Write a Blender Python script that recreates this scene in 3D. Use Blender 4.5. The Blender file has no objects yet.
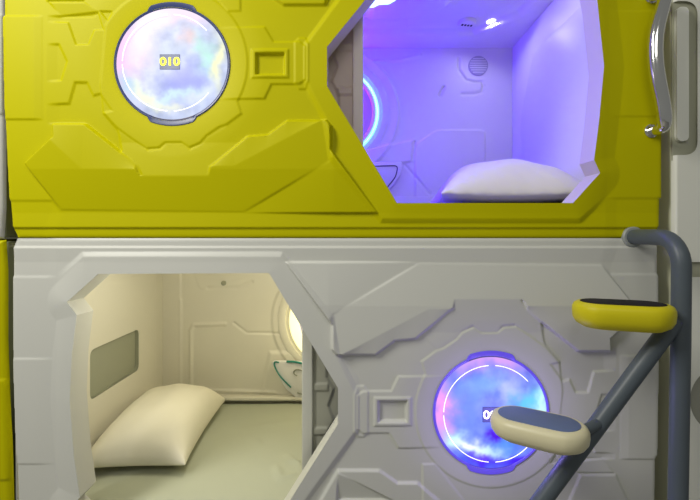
import bpy, bmesh, math
import numpy as np
from mathutils import Vector, Matrix

# ------------------------------------------------------------------ frame of reference
# pod fronts stand on the plane y = 0, camera 1.41 m in front of them; S metres per photo pixel on that plane
D0, F, CU, CV, ZC = 1.41, 436.5, 350.0, 235.0, 1.318
S = D0 / F
def W(u, v, d):
    return Vector(((u - CU) * d / F, d - D0, ZC - (v - CV) * d / F))
sc = bpy.context.scene
COL = sc.collection

# ------------------------------------------------------------------ materials
MATS = {}
def mat(name, col, rough=.4, metal=0., emit=None, es=0., noise=0., nscale=6., bump=0., bscale=200., coat=0., spec=.5, trans=0.):
    m = bpy.data.materials.new(name); m.use_nodes = True
    nt = m.node_tree; b = nt.nodes['Principled BSDF']
    b.inputs['Base Color'].default_value = (*col, 1)
    b.inputs['Roughness'].default_value = rough
    b.inputs['Metallic'].default_value = metal
    b.inputs['Specular IOR Level'].default_value = spec
    b.inputs['Coat Weight'].default_value = coat
    b.inputs['Transmission Weight'].default_value = trans
    if emit:
        b.inputs['Emission Color'].default_value = (*emit, 1)
        b.inputs['Emission Strength'].default_value = es
    tc = nt.nodes.new('ShaderNodeTexCoord')
    if noise:
        n = nt.nodes.new('ShaderNodeTexNoise'); n.inputs['Scale'].default_value = nscale; n.inputs['Detail'].default_value = 3
        mx = nt.nodes.new('ShaderNodeMix'); mx.data_type = 'RGBA'
        mx.inputs[6].default_value = (*[c * (1 - noise) for c in col], 1)
        mx.inputs[7].default_value = (*[min(1, c * (1 + noise)) for c in col], 1)
        nt.links.new(tc.outputs['Object'], n.inputs['Vector']); nt.links.new(n.outputs['Fac'], mx.inputs[0])
        nt.links.new(mx.outputs[2], b.inputs['Base Color'])
    if bump:
        n = nt.nodes.new('ShaderNodeTexNoise'); n.inputs['Scale'].default_value = bscale
        bp = nt.nodes.new('ShaderNodeBump'); bp.inputs['Strength'].default_value = bump; bp.inputs['Distance'].default_value = .002
        nt.links.new(tc.outputs['Object'], n.inputs['Vector']); nt.links.new(n.outputs['Fac'], bp.inputs['Height'])
        nt.links.new(bp.outputs['Normal'], b.inputs['Normal'])
    MATS[name] = m
    return m
mat('yellow_plastic', (.54, .505, .000), .45, noise=.02, nscale=3, spec=.10)
mat('white_plastic', (.65, .65, .60), .40, noise=.02, nscale=3, spec=.3)
mat('lining_white', (.74, .73, .72), .42, noise=.02)
mat('lining_cream', (.74, .71, .60), .45, noise=.03)
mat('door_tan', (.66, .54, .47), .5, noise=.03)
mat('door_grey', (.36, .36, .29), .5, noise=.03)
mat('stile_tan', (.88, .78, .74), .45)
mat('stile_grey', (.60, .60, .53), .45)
mat('dark_gap', (.10, .10, .065), .7, noise=.2)
mat('panel_white', (.84, .84, .75), .45, noise=.02)
mat('channel_shade', (.46, .46, .34), .5)  # shade inside the wall channels, put into the base colour
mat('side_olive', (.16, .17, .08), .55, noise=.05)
mat('pole_grey', (.085, .105, .125), .42, noise=.05)
mat('chrome', (.80, .79, .78), .12, metal=1.)
mat('step_yellow', (.66, .58, .01), .42, noise=.02, spec=.25)
mat('step_cream', (.76, .70, .46), .38, noise=.02)
mat('tread_black', (.02, .017, .016), .8, spec=.2, bump=.4, bscale=300)
mat('tread_disc_glow', (.12, .17, .34), .40, bump=.4, bscale=300)  # blue glow of the disc mixed into the tread colour
mat('fabric_white', (.82, .80, .76), .9, noise=.03, nscale=9, bump=.25, bscale=500)
mat('fabric_cream', (.86, .82, .68), .9, noise=.03, nscale=9, bump=.25, bscale=500)
mat('sheet_green', (.45, .47, .36), .92, noise=.05, nscale=4, bump=.25, bscale=500)
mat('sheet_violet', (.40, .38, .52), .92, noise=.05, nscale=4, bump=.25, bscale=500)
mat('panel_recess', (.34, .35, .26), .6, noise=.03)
mat('teal_line', (.02, .22, .18), .5)
mat('grey_line', (.30, .31, .25), .5)
mat('led_blue', (.6, .7, 1), .4, emit=(.10, .42, 1.), es=4)
mat('led_ice', (.7, .9, 1), .4, emit=(.35, .9, 1.), es=3)
mat('led_warm', (1, .95, .7), .4, emit=(1., .90, .46), es=.75)
mat('mirror_glass', (.40, .38, .55), .25, spec=.3)
mat('mirror_frame', (.10, .06, .55), .4)
mat('mirror_frame_cream', (.60, .56, .42), .4)
mat('downlight', (1, 1, 1), .4, emit=(.95, .95, 1.), es=6)
mat('slot_black', (.02, .01, .05), .6)
mat('grille', (.42, .41, .46), .5)
mat('rim_slate', (.025, .035, .09), .35, emit=(.08, .12, .36), es=.22)
mat('rim_blue', (.12, .10, .45), .3, emit=(.12, .06, .85), es=.50)
mat('arc_light', (1, 1, 1), .4, emit=(1., .97, .98), es=1.15)
mat('plate_grey', (.05, .06, .08), .7, emit=(.24, .27, .36), es=.45)
mat('plate_blue', (.03, .03, .06), .7, emit=(.08, .10, .42), es=.45)
mat('digit_yellow', (.9, .8, .01), .7, emit=(1., .90, .02), es=1.0)
mat('digit_white', (1, 1, 1), .5, emit=(1., 1., 1.), es=1.1)
mat('floor_grey', (.30, .29, .27), .5, noise=.1)

def screen_mat(name, es):
    m = bpy.data.materials.new(name); m.use_nodes = True
    nt = m.node_tree; b = nt.nodes['Principled BSDF']
    a = nt.nodes.new('ShaderNodeAttribute'); a.attribute_name = 'picture'
    b.inputs['Base Color'].default_value = (.02, .02, .03, 1)
    b.inputs['Roughness'].default_value = .3; b.inputs['Specular IOR Level'].default_value = .2
    nt.links.new(a.outputs['Color'], b.inputs['Emission Color'])
    b.inputs['Emission Strength'].default_value = es
    MATS[name] = m
screen_mat('screen_pale', 1.0); screen_mat('screen_vivid', 1.0)

# ------------------------------------------------------------------ object helpers
def link(name, me, m, parent=None, smooth=None):
    o = bpy.data.objects.new(name, me); COL.objects.link(o)
    if m and not me.materials: me.materials.append(MATS[m])
    if parent is not None: o.parent = parent; o.matrix_parent_inverse = Matrix.Translation(-parent.location)
    return o
def empty(name, loc, label, cat, group=None):
    o = bpy.data.objects.new(name, None); COL.objects.link(o); o.location = loc
    return tag(o, label, cat, group)
def tag(o, label, cat, group=None):
    o['label'] = label; o['category'] = cat
    if group: o['group'] = group
    return o
def shade(me, ang=35):
    me.polygons.foreach_set('use_smooth', [True] * len(me.polygons))
    if ang and hasattr(me, 'set_sharp_from_angle'): me.set_sharp_from_angle(angle=math.radians(ang))
def from_bm(bm, name, m, parent=None, ang=35):
    me = bpy.data.meshes.new(name); bmesh.ops.recalc_face_normals(bm, faces=bm.faces); bm.to_mesh(me); bm.free()
    o = link(name, me, m, parent); shade(me, ang); return o
def box(name, a, b, m, parent=None, bev=.004, seg=3):
    bm = bmesh.new(); bmesh.ops.create_cube(bm, size=1)
    for v in bm.verts: v.co = Vector([a[i] + (v.co[i] + .5) * (b[i] - a[i]) for i in range(3)])
    if bev: bmesh.ops.bevel(bm, geom=bm.edges[:], offset=bev, segments=seg, affect='EDGES', profile=.5)
    return from_bm(bm, name, m, parent)
def spline(pts, n=8):
    pts = [Vector(p) for p in pts]; out = []
    P = [pts[0] * 2 - pts[1]] + pts + [pts[-1] * 2 - pts[-2]]
    for i in range(1, len(P) - 2):
        for k in range(n):
            t = k / n; a, b, c, d = P[i - 1:i + 3]
            out.append(.5 * ((2 * b) + (c - a) * t + (2 * a - 5 * b + 4 * c - d) * t * t + (3 * b - a - 3 * c + d) * t ** 3))
    out.append(pts[-1]); return out
def tube_bm(bm, pts, r, n=20, closed=False, sx=1., rr=None):
    rings = []; N = len(pts); up = None
    for i, p in enumerate(pts):
        a = pts[i - 1] if (i or closed) else pts[0]; b = pts[(i + 1) % N] if (i < N - 1 or closed) else pts[-1]
        t = (b - a).normalized()
        if up is None:
            up = Vector((0, 1, 0)) if abs(t.y) < .9 else Vector((0, 0, 1))
        x = t.cross(up).normalized(); up = x.cross(t).normalized()
        q = rr[i] if rr else r
        rings.append([bm.verts.new(p + x * math.cos(2 * math.pi * k / n) * q * sx + up * math.sin(2 * math.pi * k / n) * q) for k in range(n)])
    M = N if closed else N - 1
    for i in range(M):
        A, B = rings[i], rings[(i + 1) % N]
        for k in range(n): bm.faces.new((A[k], A[(k + 1) % n], B[(k + 1) % n], B[k]))
    if not closed:
        bm.faces.new(rings[0][::-1]); bm.faces.new(rings[-1])
def tube(name, pts, r, m, parent=None, **k):
    bm = bmesh.new(); tube_bm(bm, [Vector(p) for p in pts], r, **k); return from_bm(bm, name, m, parent, 50)
def prism(name, pts, dirv, m, parent=None, bev=0., seg=2, ang=35):
    """closed outline pts (3-D, planar) extruded along dirv"""
    bm = bmesh.new(); vs = [bm.verts.new(p) for p in pts]; f = bm.faces.new(vs)
    r = bmesh.ops.extrude_face_region(bm, geom=[f]); nv = [g for g in r['geom'] if isinstance(g, bmesh.types.BMVert)]
    bmesh.ops.translate(bm, verts=nv, vec=dirv)
    if bev:
        es = [e for e in bm.edges if all(v in nv for v in e.verts)]
        bmesh.ops.bevel(bm, geom=es, offset=bev, segments=seg, affect='EDGES', profile=.5)
    return from_bm(bm, name, m, parent, ang)
def lathe(name, prof, m, loc, parent=None, n=64, axis='Y'):
    """prof [(r, h)], h grows towards the viewer (-y) or down (axis Z)"""
    bm = bmesh.new(); rings = []
    for r, h in prof:
        ring = []
        for k in range(n):
            a = 2 * math.pi * k / n
            ring.append(bm.verts.new(Vector(loc) + (Vector((r * math.cos(a), -h, r * math.sin(a))) if axis == 'Y' else Vector((r * math.cos(a), r * math.sin(a), -h)))))
        rings.append(ring)
    for A, B in zip(rings, rings[1:]):
        for k in range(n): bm.faces.new((A[k], A[(k + 1) % n], B[(k + 1) % n], B[k]))
    if prof[0][0] > 1e-5: bm.faces.new(rings[0])
    if prof[-1][0] > 1e-5: bm.faces.new(rings[-1][::-1])
    bmesh.ops.remove_doubles(bm, verts=bm.verts, dist=1e-6)
    return from_bm(bm, name, m, parent, 40)
def round_poly(pts, r, n=5):
    out = []; N = len(pts)
    for i in range(N):
        a, b, c = Vector(pts[i - 1]), Vector(pts[i]), Vector(pts[(i + 1) % N])
        rr = min(r, (a - b).length * .45, (c - b).length * .45)
        p, q = b + (a - b).normalized() * rr, b + (c - b).normalized() * rr
        for k in range(n + 1):
            t = k / n; out.append((1 - t) ** 2 * p + 2 * t * (1 - t) * b + t * t * q)
    return out

# ------------------------------------------------------------------ relief helpers (numpy height fields)
def near(poly, U, V):
    """distance (positive inside) to polygon, and nearest contour points"""
    P = np.array(poly, float); Q = np.roll(P, -1, 0)
    best = np.full(U.shape, 1e9); bu = U.copy(); bv = V.copy(); ins = np.zeros(U.shape, bool)
    for (x0, y0), (x1, y1) in zip(P, Q):
        dx, dy = x1 - x0, y1 - y0; L = dx * dx + dy * dy
        if L < 1e-12: continue
        t = np.clip(((U - x0) * dx + (V - y0) * dy) / L, 0, 1)
        cx, cy = x0 + t * dx, y0 + t * dy; d = np.hypot(U - cx, V - cy)
        m = d < best; best = np.where(m, d, best); bu = np.where(m, cx, bu); bv = np.where(m, cy, bv)
        if abs(dy) > 1e-12:
            c = ((y0 > V) != (y1 > V)); ins ^= c & (U < x0 + (V - y0) * dx / dy)
    return np.where(ins, best, -best), bu, bv
class Field:
    def __init__(s, us, vs):
        s.us, s.vs = us, vs; s.U, s.V = np.meshgrid(us, vs); s.H = np.zeros(s.U.shape)
    def _t(s, poly, w, fn):
        P = np.array(poly, float); pad = w + 2
        iu = (s.us > P[:, 0].min() - pad) & (s.us < P[:, 0].max() + pad); iv = (s.vs > P[:, 1].min() - pad) & (s.vs < P[:, 1].max() + pad)
        if not iu.any() or not iv.any(): return
        sl = np.ix_(iv, iu); U, V = s.U[sl], s.V[sl]; d, _, _ = near(poly, U, V)
        t = np.clip(d / w + .5, 0, 1); t = t * t * (3 - 2 * t) * .5 + t * .5
        s.H[sl] = fn(s.H[sl], t, U, V)
    def plate(s, poly, dh, w=2.2, fade=None):
        def fn(H, t, U, V):
            if fade:
                (a, b), (c, d) = fade; L = (c - a) ** 2 + (d - b) ** 2
                t = t * (1 - np.clip(((U - a) * (c - a) + (V - b) * (d - b)) / L, 0, 1))
            return H + dh * t
        s._t(poly, w, fn)
    def facet(s, poly, f, w=2.2):
        poly = [(CU + (u - CU) * (D0 - float(f(u, v))) / D0, CV + (v - CV) * (D0 - float(f(u, v))) / D0) for u, v in poly] if s.comp else poly
        s._t(poly, w, lambda H, t, U, V: H * (1 - t) + f(U, V) * t)
    comp = False
    def line(s, pts, dh, w=1.6, closed=False):
        P = pts + ([pts[0]] if closed else []); best = np.full(s.U.shape, 1e9)
        for (x0, y0), (x1, y1) in zip(P, P[1:]):
            dx, dy = x1 - x0, y1 - y0; L = dx * dx + dy * dy
            t = np.clip(((s.U - x0) * dx + (s.V - y0) * dy) / L, 0, 1)
            best = np.minimum(best, np.hypot(s.U - x0 - t * dx, s.V - y0 - t * dy))
        s.H += dh * np.clip(1 - best / w, 0, 1) ** .7
    def mesh(s, name, m, parent, to3, holes=(), outline=None, edge=()):
        U, V, H = s.U.copy(), s.V.copy(), s.H.copy(); nr, nc = U.shape
        cu = (U[:-1, :-1] + U[1:, 1:]) / 2; cv = (V[:-1, :-1] + V[1:, 1:]) / 2; keep = np.ones(cu.shape, bool)
        conts = [(h, True) for h in holes] + ([(outline, False)] if outline else [])
        for ci, (poly, hole) in enumerate(conts):
            d, _, _ = near(poly, cu, cv); rem = (d > 0) if hole else (d < 0)
            kv = np.zeros(U.shape, bool); rv = np.zeros(U.shape, bool)
            for a, b in ((0, 0), (0, 1), (1, 0), (1, 1)):
                kv[a:nr - 1 + a, b:nc - 1 + b] |= ~rem; rv[a:nr - 1 + a, b:nc - 1 + b] |= rem
            bd = kv & rv; dd, bu, bv = near(poly, U[bd], V[bd]); ok = np.abs(dd) < 3
            tu, tv = U[bd], V[bd]; tu[ok] = bu[ok]; tv[ok] = bv[ok]; U[bd] = tu; V[bd] = tv
            if ci < len(edge): hb = H[bd]; hb[ok] = edge[ci]; H[bd] = hb
            keep &= ~rem
        X, Y, Z = to3(U, V, H); co = np.stack([X, Y, Z], -1).reshape(-1, 3)
        idx = np.arange(nr * nc).reshape(nr, nc)
        q = np.stack([idx[:-1, :-1], idx[1:, :-1], idx[1:, 1:], idx[:-1, 1:]], -1)[keep]
        used = np.unique(q); mp = np.full(nr * nc, -1); mp[used] = np.arange(len(used)); q = mp[q]; co = co[used]
        me = bpy.data.meshes.new(name); me.vertices.add(len(co)); me.vertices.foreach_set('co', co.astype('f').ravel())
        me.loops.add(q.size); me.loops.foreach_set('vertex_index', q.ravel().astype('i'))
        me.polygons.add(len(q)); me.polygons.foreach_set('loop_start', np.arange(0, q.size, 4, dtype='i'))
        me.polygons.foreach_set('use_smooth', np.ones(len(q), bool)); me.update(calc_edges=True); me.validate()
        return link(name, me, m, parent)
def steps(a, b, s): return np.linspace(a, b, max(2, int(round((b - a) / s)) + 1))
def cat(*p): return np.unique(np.round(np.concatenate(p), 4))
front3 = lambda U, V, H: ((U - CU) * S, -H, ZC - (V - CV) * S)

# ------------------------------------------------------------------ the moulded pod front (drawn for the upper pod; the lower one is the same moulding turned by 180 degrees)
ROT = lambda p: (663 - p[0], 475 - p[1])
def circ(c, r, a0=0, a1=360, n=96): return [(c[0] + r * math.cos(math.radians(a0 + (a1 - a0) * k / n)), c[1] + r * math.sin(math.radians(a0 + (a1 - a0) * k / n))) for k in range(n + 1)]
def lobed(c, R, R2, half=24, n=144):
    out = []
    for k in range(n):
        a = 360 * k / n; d = min(abs(a - 90), abs(a - 270)); t = min(1, max(0, (half + 2 - d) / 4))
        out.append((c[0] + (R + (R2 - R) * t) * math.cos(math.radians(a)), c[1] + (R + (R2 - R) * t) * math.sin(math.radians(a))))
    return out
OPEN_UP = [(327, 47), (327, 86), (397, 203), (573, 203), (600, 173), (594, 160), (599, 120), (604, 66), (597, 0), (594, -15), (600, -28), (573, -58), (412, -58), (362, 4)]
OPEN_LO = [(98, 274), (67, 302), (77, 315), (72, 355), (70, 400), (74, 455), (80, 497), (68, 510), (98, 540), (262, 545), (338, 424), (338, 388), (269, 273)]
DISC_UP, DISC_LO = (172, 64), (491, 412.5)

KR = .8
def front_field(flip, opening, disc, us, vs):
    fld = Field(us, vs)
    T = (lambda poly: [ROT(p) for p in poly]) if flip else (lambda poly: list(poly))
    P = lambda poly, dh, w=2.2, fade=None: fld.plate(T(poly), dh * KR, w, T(fade) if fade else None)
    def Fc(poly, f, w=2.2):
        g = (lambda u, v: f(663 - u, 475 - v)) if flip else f
        fld.facet(T(poly), g, w)
    fld.comp = True
    fld.H += .006
    # side plates
    P([(-9, 17), (44, 17), (44, 120), (-9, 120)], .004, 2.2, [(36, 60), (46, 60)])
    P([(600, 12), (680, 12), (680, 117), (600, 117)], .003, 2.2, [(626, 60), (606, 60)])
    # upper ledges on the outer side of the disc
    P([(20, -60), (110, -60), (84, 2), (49, 2)], .006, 2.5)
    Fc([(49, 2), (84, 2), (100, 12), (92, 17), (62, 17)], lambda u, v: .010 - .0004 * (v - 2) + 0 * u, 1.5)
    P([(49, 17), (62, 17), (99, 13), (104, 30), (95, 30.5), (89, 45), (77, 45.5), (69, 23), (49, 22.5)], -.005, 2.0, [(60, 20), (48, 20)])
    P([(101, 12), (113, 12), (108, 21)], -.006, 1.5)
    P([(48, 45), (60, 45), (68, 62), (62, 81), (48, 82)], -.0045, 2.4, [(58, 60), (48, 60)])
    P([(48, 105), (70, 104), (76, 83), (88, 83), (94, 96), (101, 94), (113, 111), (104, 113.5), (118, 130), (137, 165), (84, 124), (48, 124)], -.005, 2.6, [(60, 110), (48, 110)])
    # mirrored ridge above the disc
    P([(325, 6.5), (284, 6.5), (266, -6), (246, -6), (223, -25), (223, -80), (375, -80)], .010, 2.6)
    Fc([(325, 2), (270, -24), (326, -24)], lambda u, v: .016 + .0006 * (v - 2) + 0 * u, 2)
    P([(195, -30), (241, -30), (241, 12), (228, 12)], .004, 2.2)
    # arrow plate with the square socket
    P([(205, 28), (265, 28), (274, 43), (300, 43), (306, 48), (306, 81), (300, 85), (272, 85), (265, 99.5), (205, 99.5)], .005, 2.4)
    P([(295, 43), (299, 39), (306, 39), (309, 46), (309, 82), (306, 90), (299, 90), (295, 85)], .004, 2.2)
    P([(252, 50.5), (289, 50.5), (289, 79), (252, 79)], .005, 2.2)
    P([(257, 55), (284.5, 55), (284.5, 75), (257, 75)], -.020, 2.8)
    # collar round the disc
    col = [(104, 113), (118, 128), (130, 137), (140, 144), (148, 149), (160, 148), (166, 142.5), (182, 142.5), (190, 148), (201, 143), (207, 136), (220, 127), (227, 125), (242, 114)] + circ(DISC_UP, 76, 30, -150, 60) + [(101, 84)]
    P(col, .0045, 2.4)
    # long ridge: outer ledge, shoulder and big sloping facet
    sD = .0004
    fD = lambda u, v: .0068 + sD * (213 - np.maximum(v, 170)) + sD * .30 * np.maximum(0, 170 - v) + 0 * u
    vt = lambda u: np.interp(u, [22, 51, 86, 138, 143, 209, 211, 236, 324, 331], [163, 137, 170, 170, 176, 176, 167, 167, 121, 121])
    vp = lambda u: np.interp(u, [22, 50, 51, 84, 138, 142, 208, 210, 247, 268, 287, 326], [163, 136, 123.5, 123.5, 166, 176, 176, 167, 136, 134, 120, 120])
    Fc([(136, 186), (214, 186), (220, 170), (246, 145), (226, 126), (207, 137), (201, 144), (190, 149), (182, 143), (166, 143), (160, 149), (148, 150), (130, 138), (118, 130), (122, 160)], lambda u, v: .007 + .014 * np.clip((v - 143) / 33, 0, 1) + 0 * u, 3)
    #E
    fE = lambda u, v: .006 + .00024 * np.clip(u - 244, 0, 90) * np.clip((246 - v) / 75, 0, 1)
    Fc([(240, 206), (331, 150), (384, 222), (384, 226), (240, 226)], fE, 2.0)
    Fc([(51, 123.5), (84, 123.5), (138, 166), (142, 176), (208, 176), (210, 167), (247, 136), (268, 134), (287, 120), (326, 120), (331, 125), (331, 160), (244, 212), (61, 210), (22.5, 163), (51, 136)], lambda u, v: np.where(v >= vt(u), fD(u, v), .45 * (fD(u, vt(u)) - .012) + .012 + .55 * (fD(u, vt(u)) - .012) * np.clip((v - vp(u)) / np.maximum(vt(u) - vp(u), 1), 0, 1)), 2.4)
    Fc([(-9, 213), (700, 213), (700, 228), (-9, 228)], lambda u, v: np.where(True, .006 + .00028 * (v - 213), 0) + 0 * u, 1.5)
    # lower strips
    P([(-9, 228), (700, 228), (700, 260), (-9, 260)], -.0025, 2)
    P([(-9, 201), (53, 201), (63, 213), (63, 250), (-9, 250)], -.003, 3, [(52, 210), (64, 214)])
    P([(604, 198.5), (700, 198.5), (700, 250), (604, 250)], -.003, 3, [(616, 210), (604, 210)])
    # frame round the opening
    dO, _, _ = near(opening, fld.U, fld.V)
    frame = T([(377, -84), (359, -27), (306, 45), (306, 84), (325, 121), (331, 160), (381, 221), (578, 221), (604, 199), (618, 173), (612, 160), (618, 66), (612, -20), (590, -84)])
    dF, _, _ = near(frame, fld.U, fld.V)
    t = np.clip(dF / 5 + .5, 0, 1)
    side = (663 - fld.U) if flip else fld.U
    amp = .009 * (1 - np.clip((side - 575) / 30, 0, 1))
    fld.H = np.maximum(fld.H, 0) + amp * t
    m = np.clip(1 + dO / 22, 0, 1)            # blend to one height at the lip
    fld.H = fld.H * (1 - m) + .019 * m
    # dish round the disc
    r = np.hypot(fld.U - disc[0], fld.V - disc[1]); k = np.clip((94 - r) / 36, 0, 1) ** 1.5
    fld.H = fld.H * (1 - k) + (-.001) * k
    return fld
def round_rim(fld, outline, R=4, depth=.006):
    d, _, _ = near(outline, fld.U, fld.V); x = np.clip(1 - d / R, 0, 1)
    fld.H -= depth * (1 - np.sqrt(np.clip(1 - x * x, 0, 1)))
OUT_UP = [(4, -126), (658, -126), (660, 0), (660, 198), (658, 199), (657.5, 225), (652, 237.9), (20, 237.9), (14.5, 226), (12.5, 202), (11, 199), (9, 160), (6.5, 100), (5, 18), (6.5, 15), (6, -60)]
OUT_LO = [(19, 238.2), (652, 238.2), (655.5, 246), (655.5, 273), (657, 276), (657, 350), (655.5, 454), (653.5, 457), (652, 602), (24, 602), (20.5, 500), (19, 457), (18, 454), (15, 360), (14.5, 278), (15.5, 275), (15.5, 247)]

def reveal(poly, h, depth, parent, m):
    """inner faces of the opening, one closed band with a rounded back lip"""
    bm = bmesh.new(); ring = []
    prof = [(0, -h), (.0, depth), (-.012, depth + .004), (-.03, depth + .004), (-.03, depth - .004)]
    c = np.array(poly); P = [Vector(p) for p in poly]; N = len(P)
    area = sum(P[i].x * P[(i + 1) % N].y - P[(i + 1) % N].x * P[i].y for i in range(N)); sg = 1 if area > 0 else -1
    for i in range(N):
        e0 = (P[i] - P[i - 1]).normalized(); e1 = (P[(i + 1) % N] - P[i]).normalized()
        n = (Vector((e0.y, -e0.x)) + Vector((e1.y, -e1.x))) * sg
        n = n / max(.5, n.length ** 2 / 2) ; row = []
        for off, y in prof:
            q = P[i] - n * (off / S); row.append(bm.verts.new(((q.x - CU) * S, y, ZC - (q.y - CV) * S)))
        ring.append(row)
    for i in range(N):
        A, B = ring[i], ring[(i + 1) % N]
        for k in range(len(prof) - 1): bm.faces.new((A[k], B[k], B[k + 1], A[k + 1]))
    return from_bm(bm, 'opening_frame', m, parent, 20)

def display(parent, c, num, screen, rim, plate, digit, picture):
    cx, cz = (c[0] - CU) * S, ZC - (c[1] - CV) * S
    # rim: outline with lobes top and bottom, rising out of the dish
    bm = bmesh.new(); rings = []
    for R, R2, y in ((58.5, 62.5, .010), (58.3, 62.2, .000), (57.6, 61.4, -.003), (56.2, 58.8, -.002), (55., 56, .003), (54.8, 55.6, .010)):
        rings.append([bm.verts.new(((p[0] - CU) * S, y, ZC - (p[1] - CV) * S)) for p in lobed(c, R, R2, 23)])
    for A, B in zip(rings, rings[1:] + rings[:1]):
        for k in range(len(A)): bm.faces.new((A[k], A[(k + 1) % len(A)], B[(k + 1) % len(A)], B[k]))
    d = from_bm(bm, 'display_disc', rim, parent, 40)
    nr, na = 56, 220; co = []; cl = []
    for i in range(nr + 1):
        r = i / nr
        for k in range(na):
            a = 2 * math.pi * k / na; x, y = r * math.cos(a), r * math.sin(a)
            co.append((cx + x * 55.5 * S, -.016 + .016 * r ** 3, cz - y * 55.5 * S)); cl.append(picture(x, y))
    fc = [(i * na + k, (i + 1) * na + k, (i + 1) * na + (k + 1) % na, i * na + (k + 1) % na) for i in range(nr) for k in range(na)]
    me = bpy.data.meshes.new('screen'); me.from_pydata(co, [], fc)
    at = me.color_attributes.new('picture', 'FLOAT_COLOR', 'POINT')
    at.data.foreach_set('color', np.array([(*q, 1) for q in cl], 'f').ravel()); shade(me, 0)
    s = link('screen', me, screen, d)
    for a0, a1 in ((94, 178), (182, 266), (274, 318), (38, 86)):
        pts = [Vector((cx + 48 * S * math.cos(math.radians(a)), -.0105, cz - 48 * S * math.sin(math.radians(a)))) for a in np.linspace(a0, a1, 40)]
        tube('light_arc', pts, .0012, 'arc_light', d, n=6)
    w, h = 10 * S, 7.5 * S
    box('number_plate', (cx - w, -.0185, cz - h), (cx + w, -.0150, cz + h), plate, d, .0008, 1)
    cu = bpy.data.curves.new('digits', 'FONT'); cu.body = num; cu.size = 12.0 * S; cu.align_x = 'CENTER'; cu.align_y = 'CENTER'; cu.extrude = .0010; cu.offset = .0005
    o = bpy.data.objects.new('digits', cu); COL.objects.link(o); bpy.context.view_layer.update()
    me = bpy.data.meshes.new_from_object(o.evaluated_get(bpy.context.evaluated_depsgraph_get())); bpy.data.objects.remove(o)
    me.transform(Matrix.Translation((cx + .001, -.0192, cz - .001)) @ Matrix.Rotation(math.radians(90), 4, 'X') @ Matrix.Diagonal((1.12, .95, 1, 1))); me.name = 'digits'
    link('digits', me, digit, d)
def lin(c): return tuple((x / 12.92 if x <= .04045 else ((x + .055) / 1.055) ** 2.4) for x in c)
from mathutils import noise as mn
def blend(base, blobs, x, y):
    c = np.array(base, float); p = Vector((x * 2.2, y * 2.2, base[0] * 5)); nv = mn.turbulence_vector(p, 4, False, amplitude_scale=.55, frequency_scale=2.1)
    hz = mn.fractal(p * 1.8, 1., 2.1, 5); c = c + .10 * hz; x += .17 * nv.x; y += .17 * nv.y; wv = 0
    for bx, by, sx, sy, ang, col, a in blobs:
        ca, sa = math.cos(math.radians(ang)), math.sin(math.radians(ang)); dx, dy = x - bx + wv * .6, y - by + wv * .5
        u, v = (dx * ca + dy * sa) / sx, (-dx * sa + dy * ca) / sy
        w = a * math.exp(-(u * u + v * v)); c = c * (1 - w) + np.array(col) * w
    k0 = np.array((.78, .80, .88)) if base[0] > .7 else np.array((.6, .62, .95))
    return lin(np.clip(k0 + (c - k0) * 1.35, 0, 1))
def pic_up(x, y):
    return blend((.80, .84, .95), [(-.85, -.15, .30, .7, 0, (1., .80, .95), .95), (0, -.95, .8, .22, 0, (1., .90, .97), .9), (-.5, -.3, .35, .5, 0, (.88, .84, .97), .7),
        (.3, .35, .5, .3, -25, (.70, .72, 1.), .8), (.3, -.4, .16, .18, 0, (.98, .86, .86), .7), (.62, -.15, .14, .35, -20, (.78, .97, .90), .7), (.86, 0, .10, .5, 0, (1., 1., .82), .9),
        (-.55, .5, .3, .13, 35, (.95, 1., .92), .8), (-.3, .68, .42, .09, 22, (1., 1., .88), .9), (.1, .62, .4, .08, -12, (.85, .95, 1.), .8), (.55, .55, .3, .08, -30, (.95, .98, 1.), .5), (.0, -.2, .3, .2, 0, (.86, .90, .96), .6), (-.85, .4, .14, .3, -25, (.72, .86, .95), .7)], x, y)
def pic_lo(x, y):
    return blend((.48, .55, 1.), [(-.92, -.1, .24, .6, 0, (1., .66, 1.), .95), (-.1, -.95, .8, .22, 0, (.86, .66, 1.), .95), (-.45, -.1, .32, .5, 0, (.52, .62, .99), .8),
        (0, -.45, .5, .2, 0, (.58, .74, 1.), .7), (.35, -.4, .2, .3, 20, (.80, .80, 1.), .7), (.88, -.1, .16, .35, -10, (.82, .98, 1.), .95), (.62, -.2, .2, .2, 0, (.45, .85, 1.), .7),
        (-.68, .42, .22, .16, 30, (.75, .95, 1.), .9), (-.35, .62, .32, .13, 30, (.97, 1., 1.), 1.), (-.05, .7, .3, .08, -10, (.85, .97, 1.), .8), (.3, .5, .25, .2, 0, (.35, .60, 1.), .6),
        (.05, .42, .12, .08, 0, (.36, .10, .90), .9), (-.15, .90, .22, .09, 0, (.42, .15, 1.), .9), (.35, .88, .2, .08, 0, (.36, .12, .95), .9), (.0, .95, .9, .12, 0, (.35, .38, 1.), .6)], x, y)

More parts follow.
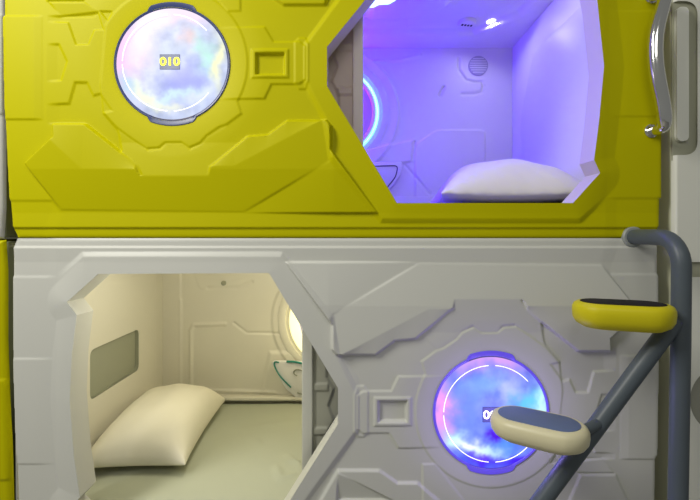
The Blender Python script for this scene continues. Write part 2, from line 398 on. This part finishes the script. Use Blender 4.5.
# ------------------------------------------------------------------ pods
XL, XR, YB = -1.075, .932, 1.10          # inner faces of the lining
DB = YB + D0
def pod(up):
    yel = up
    shellm = 'yellow_plastic' if up else 'white_plastic'
    base = W(340, 237 if up else 602, D0)
    root = empty('sleeping_pod', (base.x, .55, base.z),
        'yellow moulded capsule sleeping pod of the upper row, violet lit inside, number 010' if up else 'white moulded capsule sleeping pod of the lower row, warm lit inside, behind the grey ladder', 'sleeping pod', 'capsule sleeping pods')
    op, dc = (OPEN_UP, DISC_UP) if up else (OPEN_LO, DISC_LO)
    op = [(CU + (u - CU) * .987, CV + (v - CV) * .987) for u, v in op]
    us = cat(steps(-2, 666, .8))
    vs = cat(steps(-126, -8, 4), steps(-8, 238, .8)) if up else cat(steps(237.6, 508, .8), steps(508, 602, 4))
    f = front_field(not up, op, dc, us, vs); out = [(CU + (u - CU) * 1.004, v) for u, v in (OUT_UP if up else OUT_LO)]
    round_rim(f, out)
    f.mesh('front_shell', shellm, root, front3, [op, circ(dc, 57, n=90)], out, (.019, -.001, .0))
    reveal(op, .0185, .070, root, 'frame_inner_up' if up else 'frame_inner_lo')
    # outer body: floor, roof, sides, back
    zt, zb = (W(0, -125, D0).z, W(0, 236.9, D0).z) if up else (W(0, 239.5, D0).z, W(0, 601, D0).z)
    X0, X1 = (14 - CU) * S + .004, (656 - CU) * S - .008
    box('base_tray', (X0 + .015, .03, zb + .002), (X1 - .015, 1.15, zb + .03), shellm, root, .006)
    box('top_cover', (X0 + .015, .03, zt - .03), (X1 - .015, 1.15, zt - .002), shellm, root, .006)
    box('side_cover', (X0 - .017, .022, zb + .03), (X0 - .010, 1.15, zt - .03), shellm, root, .002)
    box('side_cover', (X1 - .006, .022, zb + .03), (X1 + .010, 1.15, zt - .03), shellm, root, .004)
    box('rear_cover', (X0, 1.13, zb + .03), (X1, 1.15, zt - .03), shellm, root, .004)
    display(root, dc, '010' if up else '009', 'screen_pale' if up else 'screen_vivid', 'rim_slate' if up else 'rim_blue', 'plate_grey' if up else 'plate_blue', 'digit_yellow' if up else 'digit_white', pic_up if up else pic_lo)
    return root, zt, zb
mat('gap_olive', (.66, .66, .48), .5)
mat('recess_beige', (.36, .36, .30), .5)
mat('bar_white', (.95, .95, .85), .5)
mat('flange_grey', (.34, .36, .34), .45)
mat('frame_inner_up', (.62, .56, .50), .45)
mat('frame_inner_lo', (.60, .60, .55), .45)

def wall_field(u0, u1, v0, v1, st=.9):
    return Field(steps(u0, u1, st), steps(v0, v1, st))
back3 = lambda U, V, H: ((U - CU) * DB / F, YB - H, ZC - (V - CV) * DB / F)

# ---- upper pod
UP, zt, zb = pod(True)
CEIL = ZC + 1.075; MT = ZC + .112
f = wall_field(350 + XL * F / DB, 350 + XR * F / DB, 48 - 2, 235 - (zb + .03 - ZC) * F / DB)
f.line([(459, 58), (459, 70), (466, 80), (474, 82), (482, 82), (484, 86), (482, 92), (474, 94), (462, 94)], -.009, 1.8)
f.plate(round_poly([(436, 130), (485, 130), (485, 215), (415, 215), (415, 145)], 6), .008, 1.6)
f.line([(406, 166), (430, 194)], -.008, 1.6)
f.plate(circ((334, 113), 65, n=60), .014, 2.5)
f.plate([(366, 150), (414, 140), (414, 161), (404, 163), (366, 164)], .009, 2)
f.line([(444, 87), (440, 95)], -.012, 1.8)
f.line([(414, 142), (412, 160)], -.012, 1.8)
f.line([(374, 62), (400, 60), (420, 55)], .009, 2)
f.mesh('rear_lining', 'lining_white', UP, back3)
box('mattress_ledge', (XL, YB - .03, zb + .03), (XR, YB - .001, ZC + .2185), 'lining_white', UP, .004)
box('side_lining', (XR, .10, zb + .03), (XR + .02, YB, CEIL + .02), 'lining_white', UP, .001, 1)
box('side_lining', (XL - .014, .10, zb + .03), (XL, YB, CEIL + .02), 'lining_white', UP, .001, 1)
# raised pad on the right lining
prism('wall_pad', round_poly([(XR, .25, ZC + .13), (XR, .95, ZC + .13), (XR, .95, ZC + .62), (XR, .80, ZC + .92), (XR, .25, ZC + .92)], .06), (-.007, 0, 0), 'lining_white', UP, .005)
def ceil_pt(u, v, dz=0.):
    d = (CEIL - ZC - dz) * F / (CV - v); return ((u - CU) * d / F, d - D0)
cf = Field(steps(XL, XR, .012), steps(.10, YB, .012))
cf._t([(-2, .93), (.66, .93), (.84, .74), (.84, -2), (-2, -2)], .02, lambda H, t, U, V: H - .028 * t)
cf._t([(-2, .90), (.60, .90), (.78, .70), (.78, -2), (-2, -2)], .012, lambda H, t, U, V: H - .006 * t)
cf._t([(-2, .83), (.30, .83), (.50, .70), (.50, -2), (-2, -2)], .015, lambda H, t, U, V: H + .010 * t)
cf._t([(.08, .76), (.36, .74), (.46, .62), (.46, -2), (.08, -2)], .05, lambda H, t, U, V: H + .045 * t)
cf.mesh('ceiling_lining', 'lining_white', UP, lambda U, V, H: (U, V, CEIL - H))
lp = ceil_pt(492, 27, .0)
dl = lathe('downlight', [(.026, -.045), (.026, .004), (.022, .008), (0, .009)], 'downlight', (lp[0], lp[1], CEIL + .030), UP, 32, 'Z')
vp = ceil_pt(467, 28)
dv = lathe('air_vent', [(.045, -.04), (.045, .003), (.040, .010), (0, .012)], 'lining_white', (vp[0], vp[1], CEIL + .026), UP, 40, 'Z')
for i in range(4):
    a = -.8 + .5 * i
    box('vent_slot', (vp[0] - .030 + .016 * i, vp[1] - .012 + .003 * i, CEIL + .0125), (vp[0] - .020 + .016 * i, vp[1] + .004 + .003 * i, CEIL + .016), 'slot_black', dv, .001, 1)
# speaker grille on the rear lining
gp = W(478, 66, DB)
g = lathe('speaker_grille', [(.056, -.004), (.056, .006), (.052, .009), (0, .009)], 'grille', (gp.x, YB, gp.z), UP, 48)
for i in range(7):
    z = gp.z - .039 + .013 * i; w = math.sqrt(.050 ** 2 - (z - gp.z) ** 2)
    box('grille_slot', (gp.x - w, YB - .0105, z - .0022), (gp.x + w, YB - .0080, z + .0022), 'lining_white', g, .0008, 1)
# vanity mirror with its light ring
def vanity(root, u, v, rad, led, frame, k0=.985):
    c = W(u, v, DB); r = rad * DB / F
    m = lathe('vanity_mirror', [(r * 1.30, -.004), (r * 1.30, .012), (r * 1.24, .020), (r * 1.12, .020), (r * 1.10, .010), (r * .98, .010), (r * .96, .026), (r * .90, .026), (r * .88, .016), (0, .016)], frame, (c.x, YB, c.z), root, 96)
    lathe('mirror_glass', [(r * .875, .016), (r * .875, .0185), (0, .0185)], 'mirror_glass', (c.x, YB, c.z), m, 96)
    lathe('light_ring', [(r * (k0 - .01), .012), (r * k0, .027), (r * 1.01, .030), (r * 1.03, .024), (r * 1.04, .012)], led, (c.x, YB, c.z), m, 96)
    return c, r
cm, rm = vanity(UP, 334, 113, 43, 'led_blue', 'lining_white', .995)
# light strip on the ceiling, zigzag outline
zz = [(362, 8), (374, 6.5), (379, 4), (389, 3.5), (398, -2), (398, -22), (330, -22), (330, 8)]
bm = bmesh.new()
prism('light_strip', [(*ceil_pt(u, v, .02), CEIL - .012) for u, v in zz], (0, 0, -.012), 'led_ice', UP, .002)
# fold-down control shelf, upper pod (only its corner shows)
def shelf(root, pts, m, line, glow):
    P3 = [W(u, v, DB - .03) for u, v in round_poly(pts, 5)]
    s = prism('folding_shelf', P3, (0, -.022, 0), m, root, .006)
    c = sum((Vector(p) for p in P3), Vector()) / len(P3)
    if not line: return s
    Q = [c + (p - c) * .80 - Vector((0, .0235, 0)) for p in P3]
    tube('shelf_trim', Q, .0028, line, s, n=6, closed=True)
    return s
shelf(UP, [(352, 163), (403, 162), (400, 176), (384, 196), (366, 202), (352, 202)], 'lining_white', 'slot_black', 0)
# sliding door, slid to the left behind the shell
def door(root, xs, xe, z0, z1, y, m, sm, flip):
    lo, hi = min(xs, xe), max(xs, xe); f = Field(steps(lo, hi, .004), steps(z0, z1, .004))
    zc = (OPEN_UP[0][1] + OPEN_UP[1][1]) / 2 if not flip else 406; zc = ZC - (zc - CV) * (D0 + y) / F; sg = -1 if xe < xs else 1
    q = lambda a, b: (xs + sg * a, zc + b)
    f.plate([q(.035, -.17), q(.05, -.17), q(.05, -.10), q(.075, -.05), q(.055, .0), q(.075, .06), q(.05, .10), q(.05, .17), q(.40, .17), q(.40, -.17)], -.008, .008)
    f.plate([q(0, .055), q(.055, .055), q(.055, .08), q(0, .08)], .006, .006)
    f.plate([q(0, -.10), q(.055, -.10), q(.055, -.075), q(0, -.075)], .006, .006)
    d = f.mesh('sliding_door', m, root, lambda U, V, H: (U, y - H, V))
    box('door_stile', (xs - .002 if sg > 0 else xs - .001 - .0, y - .02, z0), (xs, y + .03, z1), sm, d, .001, 1) if False else None
    a, b = (xs - .036, xs + .001) if sg > 0 else (xs - .001, xs + .036)
    box('door_stile', (a, y - .014, z0), (b, y + .020, z1), sm, d, .004)
    return d
dd = D0 + .125
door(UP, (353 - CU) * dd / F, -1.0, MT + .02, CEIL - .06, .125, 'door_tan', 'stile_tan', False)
# chrome grab handle
hp = [(652, -3), (655, -5), (662, -6), (664.5, -1), (661, 12), (656.5, 30), (655, 47), (655.5, 62), (658, 80), (662, 100), (664.5, 118), (663.5, 126), (659, 129.5)]
dep = [1.40, 1.375, 1.36, 1.352, 1.35, 1.35, 1.35, 1.35, 1.35, 1.35, 1.35, 1.36, 1.375]
pts = spline([W(650, -2, 1.412)] + [W(u, v, d) for (u, v), d in zip(hp, dep)][1:] + [W(650, 131.5, 1.412)], 8)
n = len(pts); rr = [.011 + .011 * max(0, math.sin(math.pi * i / (n - 1))) ** .5 for i in range(n)]
hd = tube('grab_handle', pts, .016, 'chrome', UP, rr=rr); hd['label'] = 'wavy chrome grab handle'
for v in (-2, 131.5):
    p = W(649.5, v, D0); lathe('handle_mount', [(.022, -.004), (.022, .010), (.018, .014), (.012, .014)], 'chrome', (p.x, 0, p.z), hd, 32)
# ridge line along the shell behind the handle is part of the moulding

# ---- lower pod
LO, zt, zb = pod(False)
ML = ZC - .955
vb = 235 + .955 * F / DB
f = wall_field(350 + XL * F / DB, 350 + XR * F / DB, 235 + .03 * F / DB, 235 + (ZC - zb - .03) * F / DB)
f.plate(round_poly([(168, 200), (300, 200), (300, 262), (200, 290)], 4), .001, 2)
f.plate([(158, 225), (181, 225), (181, 420), (158, 420)], .006, 2)
f.line([(191, 388), (191, 330), (194, 325), (225, 324)], .009, 2.2)
f.line([(191, 385), (194, 390), (275, 392)], .007, 2.0)
f.line([(234, 323), (247, 333), (278, 333), (290, 340)], -.006, 1.5)
f.line([(181, 300), (181, 402)], .004, 1.5)
f.line([(208, 288), (238, 288), (252, 282)], -.004, 2)
f.plate(circ((334, 320), 62, n=60), .008, 3)
f.plate([(270, 352), (262, 392), (300, 400), (350, 400), (350, 350)], .008, 4)
f.mesh('rear_lining', 'lining_cream', LO, back3)
lp2 = W(224, 283, DB); lathe('coat_knob', [(.014, -.003), (.014, .012), (.010, .016), (0, .017)], 'panel_recess', (lp2.x, YB, lp2.z), LO, 24)
box('side_lining', (XR, .10, zb + .03), (XR + .02, YB, ZC - .05), 'lining_cream', LO, .001, 1)
# left lining with a recess (built as frame round the recess)
zt2, zr0, zr1, yr0, yr1 = ZC - .05, ZC - .683, ZC - .476, .388, .803
fl = Field(steps(.10, YB, .006), steps(zb + .03, zt2, .006))
rp = round_poly([(yr0, zr0), (yr1, zr0), (yr1, zr1), (yr0, zr1)], .03)
fl.plate([(.3, ZC - .20), (1.0, ZC - .20), (1.0, ZC - .87), (.3, ZC - .87)], .004, .02)
fl.mesh('side_lining', 'lining_cream', LO, lambda U, V, H: (XL + H, U, V), [[(p.x, p.y) for p in rp]])
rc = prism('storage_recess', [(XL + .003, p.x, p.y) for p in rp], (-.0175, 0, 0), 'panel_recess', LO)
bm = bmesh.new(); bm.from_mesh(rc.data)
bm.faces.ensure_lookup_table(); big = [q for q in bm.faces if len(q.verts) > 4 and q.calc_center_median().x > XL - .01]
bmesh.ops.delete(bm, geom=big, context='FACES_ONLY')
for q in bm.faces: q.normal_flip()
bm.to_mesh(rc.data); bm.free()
box('ceiling_lining', (XL, .10, ZC - .05), (XR, YB, ZC - .03), 'lining_cream', LO, .001, 1)
box('mattress_ledge', (XL, YB - .055, ML + .022), (XR, YB - .001, ML + .040), 'lining_cream', LO, .004)
vanity(LO, 334, 320, 43, 'led_warm', 'lining_cream', .80)
sh = shelf(LO, [(271, 360), (345, 362), (345, 402), (303, 402), (286, 388)], 'lining_white', None, 0)
def tl(pts, r, m, d=DB - .0575): return tube('shelf_trim', spline([W(u, v, d) for u, v in pts], 5), r, m, sh, n=6)
tl([(279, 362.5), (275, 362), (274.6, 366), (280, 376), (291, 387.5)], .0042, 'teal_line')
tl([(286.5, 361.5), (296, 362), (304, 364)], .0060, 'teal_line')
tl([(297, 376), (294, 373.5), (294.5, 370.5), (298, 369.5), (303, 371)], .0036, 'grey_line')
tl([(297, 392.5), (304, 395)], .004, 'grey_line')
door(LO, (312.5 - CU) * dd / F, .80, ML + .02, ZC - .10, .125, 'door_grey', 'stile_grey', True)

# ------------------------------------------------------------------ mattresses and pillows
def mattress(x0, x1, y0, y1, z0, z1, m, label, wr):
    nx, ny = 150, 80; bm = bmesh.new(); g = {}
    R = .025
    for i in range(nx + 1):
        for j in range(ny + 1):
            x = x0 + (x1 - x0) * i / nx; y = y0 + (y1 - y0) * j / ny; e = min(x - x0, x1 - x, y - y0, y1 - y)
            z = z1 - (R - math.sqrt(max(0, R * R - max(0, R - e) ** 2)))
            for (a, b, c, d, w, h) in wr:
                L = (c - a) ** 2 + (d - b) ** 2; t = max(0, min(1, ((x - a) * (c - a) + (y - b) * (d - b)) / L))
                q = math.hypot(x - a - t * (c - a), y - b - t * (d - b)); z += h * math.exp(-(q / w) ** 2) * math.sin(math.pi * (.15 + .7 * t))
            z += .0012 * math.sin(9 * x + 4 * y) + .001 * math.sin(17 * y - 5 * x)
            g[i, j] = bm.verts.new((x, y, z))
    for i in range(nx):
        for j in range(ny): bm.faces.new((g[i, j], g[i + 1, j], g[i + 1, j + 1], g[i, j + 1]))
    bd = [g[i, 0] for i in range(nx + 1)] + [g[nx, j] for j in range(1, ny + 1)] + [g[i, ny] for i in range(nx - 1, -1, -1)] + [g[0, j] for j in range(ny - 1, 0, -1)]
    lo = [bm.verts.new((v.co.x, v.co.y, z0)) for v in bd]; N = len(bd)
    for k in range(N): bm.faces.new((bd[k], lo[k], lo[(k + 1) % N], bd[(k + 1) % N]))
    bm.faces.new(lo)
    return tag(from_bm(bm, 'mattress', m, None, 60), label, 'mattress', 'mattresses in the pods')
zbu, zbl = W(0, 236.9, D0).z + .03, W(0, 601, D0).z + .03
def mp(u, v):
    d = .955 * F / (v - CV); return ((u - CU) * d / F, d - D0)
def wr(u0, v0, u1, v1, w, h): return (*mp(u0, v0), *mp(u1, v1), w, h)
mattress(XL + .004, XR - .004, .15, YB - .018, zbl, ML, 'sheet_green', 'mattress with pale green-grey sheet in the lower white pod',
    [wr(276, 466, 281, 480, .012, .012), wr(291, 461, 302, 466, .010, .012), wr(283, 478, 296, 474, .010, .009), wr(254, 438, 259, 446, .02, .006), wr(240, 430, 300, 420, .03, .004), wr(288, 455, 303, 472, .012, .008)])
mattress(XL + .004, XR - .016, .15, YB - .032, zbu, MT, 'sheet_violet', 'mattress in the upper yellow pod, a thin violet strip behind the opening edge', [])
def pillow(c, lx, ly, h, rot, tilt, m, label, ruffle=0., seam=.04, ex=.52):
    n = 44; bm = bmesh.new(); T, B = {}, {}
    for i in range(n + 1):
        for j in range(n + 1):
            a, b = 2 * i / n - 1, 2 * j / n - 1
            pin = 1 - .10 * (1 - abs(a) ** 2.2) * abs(b) ** 3 ; pin2 = 1 - .10 * (1 - abs(b) ** 2.2) * abs(a) ** 3
            x, y = a * pin2 * lx / 2, b * pin * ly / 2
            th = (max(0, 1 - abs(a) ** 2.6) * max(0, 1 - abs(b) ** 2.6)) ** ex
            wv = .004 * math.sin(9 * a + 4 * b * b) * th + .003 * math.sin(13 * b - 5 * a) * th * abs(a)
            ed = ruffle * math.sin(26 * (a + b)) * (1 - th)
            T[i, j] = bm.verts.new((x, y, h * .62 * th + wv + ed + seam * (1 - .4 * th)))
            if 0 < i < n and 0 < j < n: B[i, j] = bm.verts.new((x, y, seam * (1 - th ** .8) * .98 - .004 * th))
            else: B[i, j] = T[i, j]
    for i in range(n):
        for j in range(n):
            bm.faces.new((T[i, j], T[i + 1, j], T[i + 1, j + 1], T[i, j + 1]))
            q = (B[i, j], B[i, j + 1], B[i + 1, j + 1], B[i + 1, j])
            if len(set(q)) == 4: bm.faces.new(q)
    bm.transform(Matrix.Translation(c) @ Matrix.Rotation(rot, 4, 'Z') @ Matrix.Rotation(tilt, 4, 'Y'))
    o = from_bm(bm, 'pillow', m, None, 0); shade(o.data, 0)
    md = o.modifiers.new('Subdivision', 'SUBSURF'); md.levels = 1; md.render_levels = 1
    return tag(o, label, 'pillow', 'pillows in the pods')
pillow((XL + .205, .635, ML + .012), .42, .70, .28, math.radians(3), math.radians(0), 'fabric_cream', 'plump cream pillow lying in the lower white pod, under the grey-green recess')
pillow((.668, .58, MT + .014), .59, .80, .295, math.radians(-6), math.radians(0), 'fabric_white', 'white pillow with violet glow in the upper yellow pod', .004, .03, .72)

# ------------------------------------------------------------------ ladder with steps
DL = 1.20
lad = empty('ladder', (.905, DL - D0, 0), 'grey tubular ladder with a yellow and a cream step, in front of the white pod', 'ladder')
rp_ = .0237
top = [Vector((.911, -.006, ZC - .006)), Vector((.911, -.06, ZC - .006)), Vector((.911, -.13, ZC - .007))]
bend = [Vector((.911, -.13 - .08 * math.sin(a), ZC - .087 + .08 * math.cos(a))) for a in np.linspace(.25, math.pi / 2, 8)]
tube('pole', top + bend + [Vector((.909, -.21, ZC - .3)), Vector((.902, -.21, ZC - .7)), Vector((.896, -.21, .002))], rp_, 'pole_grey', lad, n=28)
lathe('wall_flange', [(.034, -.006), (.034, .004), (.030, .008), (.024, .008)], 'flange_grey', (.911, -.002, ZC - .006), lad, 36)
pa, pb = W(675, 320, DL), W(542, 500, DL); dirv = (pb - pa) / (pa.z - pb.z)
tube('slanted_rail', [pa, pb, pa + dirv * (pa.z - .002)], rp_, 'pole_grey', lad, n=28)
def step(cx, dd_, z, ax, L, Wd, Ht, m, tm, name_label, rail):
    c = Vector((cx, dd_ - D0, z)); ax = Vector((*ax, 0)).normalized(); nx = Vector((-ax.y, ax.x, 0))
    def ringpts(l, w, dz, n=48):
        out = []
        for k in range(n):
            a = 2 * math.pi * k / n; ca, sa = math.cos(a), math.sin(a); r = w / 2
            x = (l / 2 - r * 1.0) * (1 if ca > 0 else -1) * min(1, abs(ca) * 6) + r * ca; y = r * sa
            out.append(c + ax * x + nx * y + Vector((0, 0, dz)))
        return out
    bm = bmesh.new(); rings = []
    prof = [(L - .045, Wd - .045, .004), (L - .028, Wd - .028, .0045), (L - .010, Wd - .010, -.001), (L - .001, Wd - .001, -.010), (L, Wd, -.022), (L - .004, Wd - .004, -Ht * .6), (L - .020, Wd - .020, -Ht * .80), (L - .055, Wd - .045, -Ht * .95), (L - .10, Wd - .08, -Ht)]
    for l, w, dz in prof: rings.append([bm.verts.new(p) for p in ringpts(l, w, dz)])
    for A, B in zip(rings, rings[1:]):
        for k in range(48): bm.faces.new((A[k], A[(k + 1) % 48], B[(k + 1) % 48], B[k]))
    bm.faces.new(rings[0]); bm.faces.new(rings[-1][::-1])
    s = from_bm(bm, 'step', m, lad, 50); s['label'] = name_label
    prism('tread', ringpts(L - .042, Wd - .042, .0035), (0, 0, .0025), tm, s, .001)
    e = c + ax * (L / 2 - .05) + Vector((0, 0, -Ht * .5))
    tube('bracket', [e, (e + rail) / 2, rail], .014, 'pole_grey', s, n=16)
step(.748, 1.20, ZC - .190, (.190, -.070), .248, .150, .068, 'step_yellow', 'tread_black', 'yellow step with black tread', W(668, 329, DL))
step(.508, 1.180, ZC - .500, (.161, -.107), .250, .150, .060, 'step_cream', 'tread_disc_glow', 'cream step with tread coloured by blue disc glow', W(603, 421, DL))

# ------------------------------------------------------------------ neighbours on the left
def neighbour(m, v0, v1, x1, bow, label):
    o = empty('sleeping_pod', (-1.5, .5, W(0, v1, D0).z), label, 'sleeping pod', 'capsule sleeping pods')
    z0, z1 = W(0, v1, D0).z, W(0, v0, D0).z; X1 = (x1 - CU) * S
    us = cat(steps(x1 - 190, x1 + bow + 1, 1)); vs = cat(steps(v0, v1, 1)); f = Field(us, vs)
    outl = [(x1 - 190, v0), (x1 - 2, v0), (x1, v0 + 30), (x1, v0 + 100), (x1 + bow * .35, v0 + 160), (x1 + bow * .75, v0 + 205), (x1 + bow, v0 + 265), (x1 + bow, v1 - 30), (x1 - 2, v1), (x1 - 190, v1)]
    f.plate([(x1 - 60, v0 + 140), (x1 + 9, v0 + 140), (x1 + 9, v0 + 240), (x1 - 60, v0 + 240)], .004, 3)
    f.plate([(x1 - 170, v0 + 60), (x1 - 90, v0 + 60), (x1 - 60, v0 + 120), (x1 - 60, v0 + 220), (x1 - 170, v0 + 300)], .012, 5)
    round_rim(f, outl, 6, .018)
    f.mesh('front_shell', m, o, front3, (), outl, (-.016,))
    box('side_cover', (X1 - .02, .016, z0 + .004), (X1 - .001, 1.15, z1 - .004), 'side_olive', o, .006)
    box('base_tray', (X1 - .60, .02, z0 + .004), (X1 - .02, 1.15, z0 + .03), m, o, .004)
    box('top_cover', (X1 - .60, .02, z1 - .03), (X1 - .02, 1.15, z1 - .004), m, o, .004)
neighbour('white_plastic', -126, 238.6, 2.6, 0, 'white pod shell cut by the left picture edge, beside the yellow pod')
neighbour('yellow_plastic', 240, 602, 4.6, 6, 'yellow pod shell cut by the left picture edge, beside the white pod')

# ------------------------------------------------------------------ setting
def struct(o): o['kind'] = 'structure'; return o
f = Field(cat(steps(674.5, 702, .8), steps(702, 860, 4)), cat(steps(-126, 0, 6), steps(0, 500, .8), steps(500, 640, 6)))
ch = round_poly([(660, 1), (697.5, 1), (697.5, 155), (660, 155)], 14, 8)
br_ = br = round_poly([(676.5, 7), (688.5, 7), (688.5, 141), (676.5, 141)], 7, 6)
f.H -= .015 * np.clip(1 - (f.U - 674.5) / 3, 0, 1) ** 2
bandp = [(668, 262), (858, 262), (858, 277), (668, 277)]
rw = struct(f.mesh('wall_right', 'panel_white', None, front3, [[(p.x, p.y) for p in ch], bandp, circ((724, 400), 34, n=59)]))
def plateobj(name, poly, y0, y1, m):
    return prism(name, [Vector(((p[0] - CU) * S, y0, ZC - (p[1] - CV) * S)) for p in poly], (0, y1 - y0, 0), m, rw)
plateobj('channel', [(674.6, -2), (701, -2), (701, 160), (674.6, 160)], .010, .016, 'channel_shade')
plateobj('channel', [(674.6, 259), (858, 259), (858, 280), (674.6, 280)], .010, .016, 'channel_shade')
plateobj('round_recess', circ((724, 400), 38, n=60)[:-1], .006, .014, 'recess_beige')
plateobj('channel_bar', [(p.x, p.y) for p in br], .009, -.002, 'bar_white')
rwx = (674.5 - CU) * S
box('wall_return', (rwx - .004, .016, .0), (rwx + .02, 1.16, 2.6), 'side_return', rw, .008) if 'side_return' in MATS else box('wall_return', (rwx, .016, .0), (rwx + .02, 1.16, 2.6), 'gap_olive', rw, .006)
fl_ = struct(box('floor', (-3.2, -3.2, -.05), (3.2, 1.3, -.001), 'floor_grey', None, 0))
wb = struct(box('wall_back', (-3.2, 1.2, 0), (3.2, 1.3, 2.7), 'dark_gap', None, 0))
pl = box('pod_plinth', (-1.9, .06, 0), ((656 - CU) * S - .02, 1.16, W(0, 602.5, D0).z), 'dark_gap', None, .004)
tag(pl, 'dark plinth carrying the pods above the floor', 'plinth')

# ------------------------------------------------------------------ light
w = bpy.data.worlds.new('corridor'); sc.world = w; w.use_nodes = True
bg = w.node_tree.nodes['Background']; bg.inputs[0].default_value = (.95, .97, .90, 1); bg.inputs[1].default_value = .18
def area(name, loc, target, size, sy, e, col):
    l = bpy.data.lights.new(name, 'AREA'); l.shape = 'RECTANGLE'; l.size = size; l.size_y = sy; l.energy = e; l.color = col
    o = bpy.data.objects.new(name, l); COL.objects.link(o); o.location = loc
    o.rotation_euler = (Vector(target) - Vector(loc)).to_track_quat('-Z', 'Y').to_euler(); return o
def point(name, loc, e, col, r=.05):
    l = bpy.data.lights.new(name, 'POINT'); l.energy = e; l.color = col; l.shadow_soft_size = r
    o = bpy.data.objects.new(name, l); COL.objects.link(o); o.location = loc; return o
area('corridor_lamp_far', (-1.75, -1.35, 3.0), (-.7, 0, 1.0), .5, 1.2, 54, (1., .98, .90))
area('corridor_lamp_near', (.2, -1.9, 2.65), (.1, 0, 1.2), 1.0, .5, 7, (1., .98, .93))
# pod lights at their fittings, plus added fills that have none
point('mirror_ring_glow', (cm.x + .0, YB - .08, cm.z), 22, (.08, .0, 1.), .05)
point('ceiling_strip_glow', (.02, .50, CEIL - .05), 7.5, (.15, .0, 1.), .08)
dn = area('downlight_glow', (lp[0], lp[1], CEIL + .015), (lp[0] + .05, lp[1] - .05, 0), .05, .05, 1.2, (.80, .80, 1.))
point('entry_fill_glow', (.75, .35, CEIL - .10), .75, (.88, .88, 1.), .06)  # added white fill at the right front, no fitting there
for (u, v), e, c in ((DISC_UP, .6, (.95, .84, .95)), (DISC_LO, 1.2, (.34, .24, 1.))):
    q = W(u, v, D0); point('display_glow', (q.x, -.075, q.z), e, c, .05)
c2 = W(322, 320, DB)
point('lower_mirror_glow', (c2.x, YB - .16, c2.z), 2.4, (1., .88, .54), .10)
point('lower_fill_light', (-.55, .32, ZC - .16), 5.4, (1., .95, .76), .08)  # added warm fill for wall and pillow, no lamp modelled

# ------------------------------------------------------------------ camera
cam = bpy.data.cameras.new('camera'); co = bpy.data.objects.new('camera', cam); COL.objects.link(co)
co.location = (0, -D0, ZC); co.rotation_euler = (math.radians(90), 0, 0)
cam.lens = F / 700 * 36; cam.sensor_width = 36; cam.shift_y = -15 / 700; cam.clip_start = .02
sc.camera = co
sc.view_settings.view_transform = 'Standard'; sc.view_settings.look = 'None'; sc.view_settings.gamma = 1; sc.view_settings.use_curve_mapping = False
sc.view_settings.exposure = 0
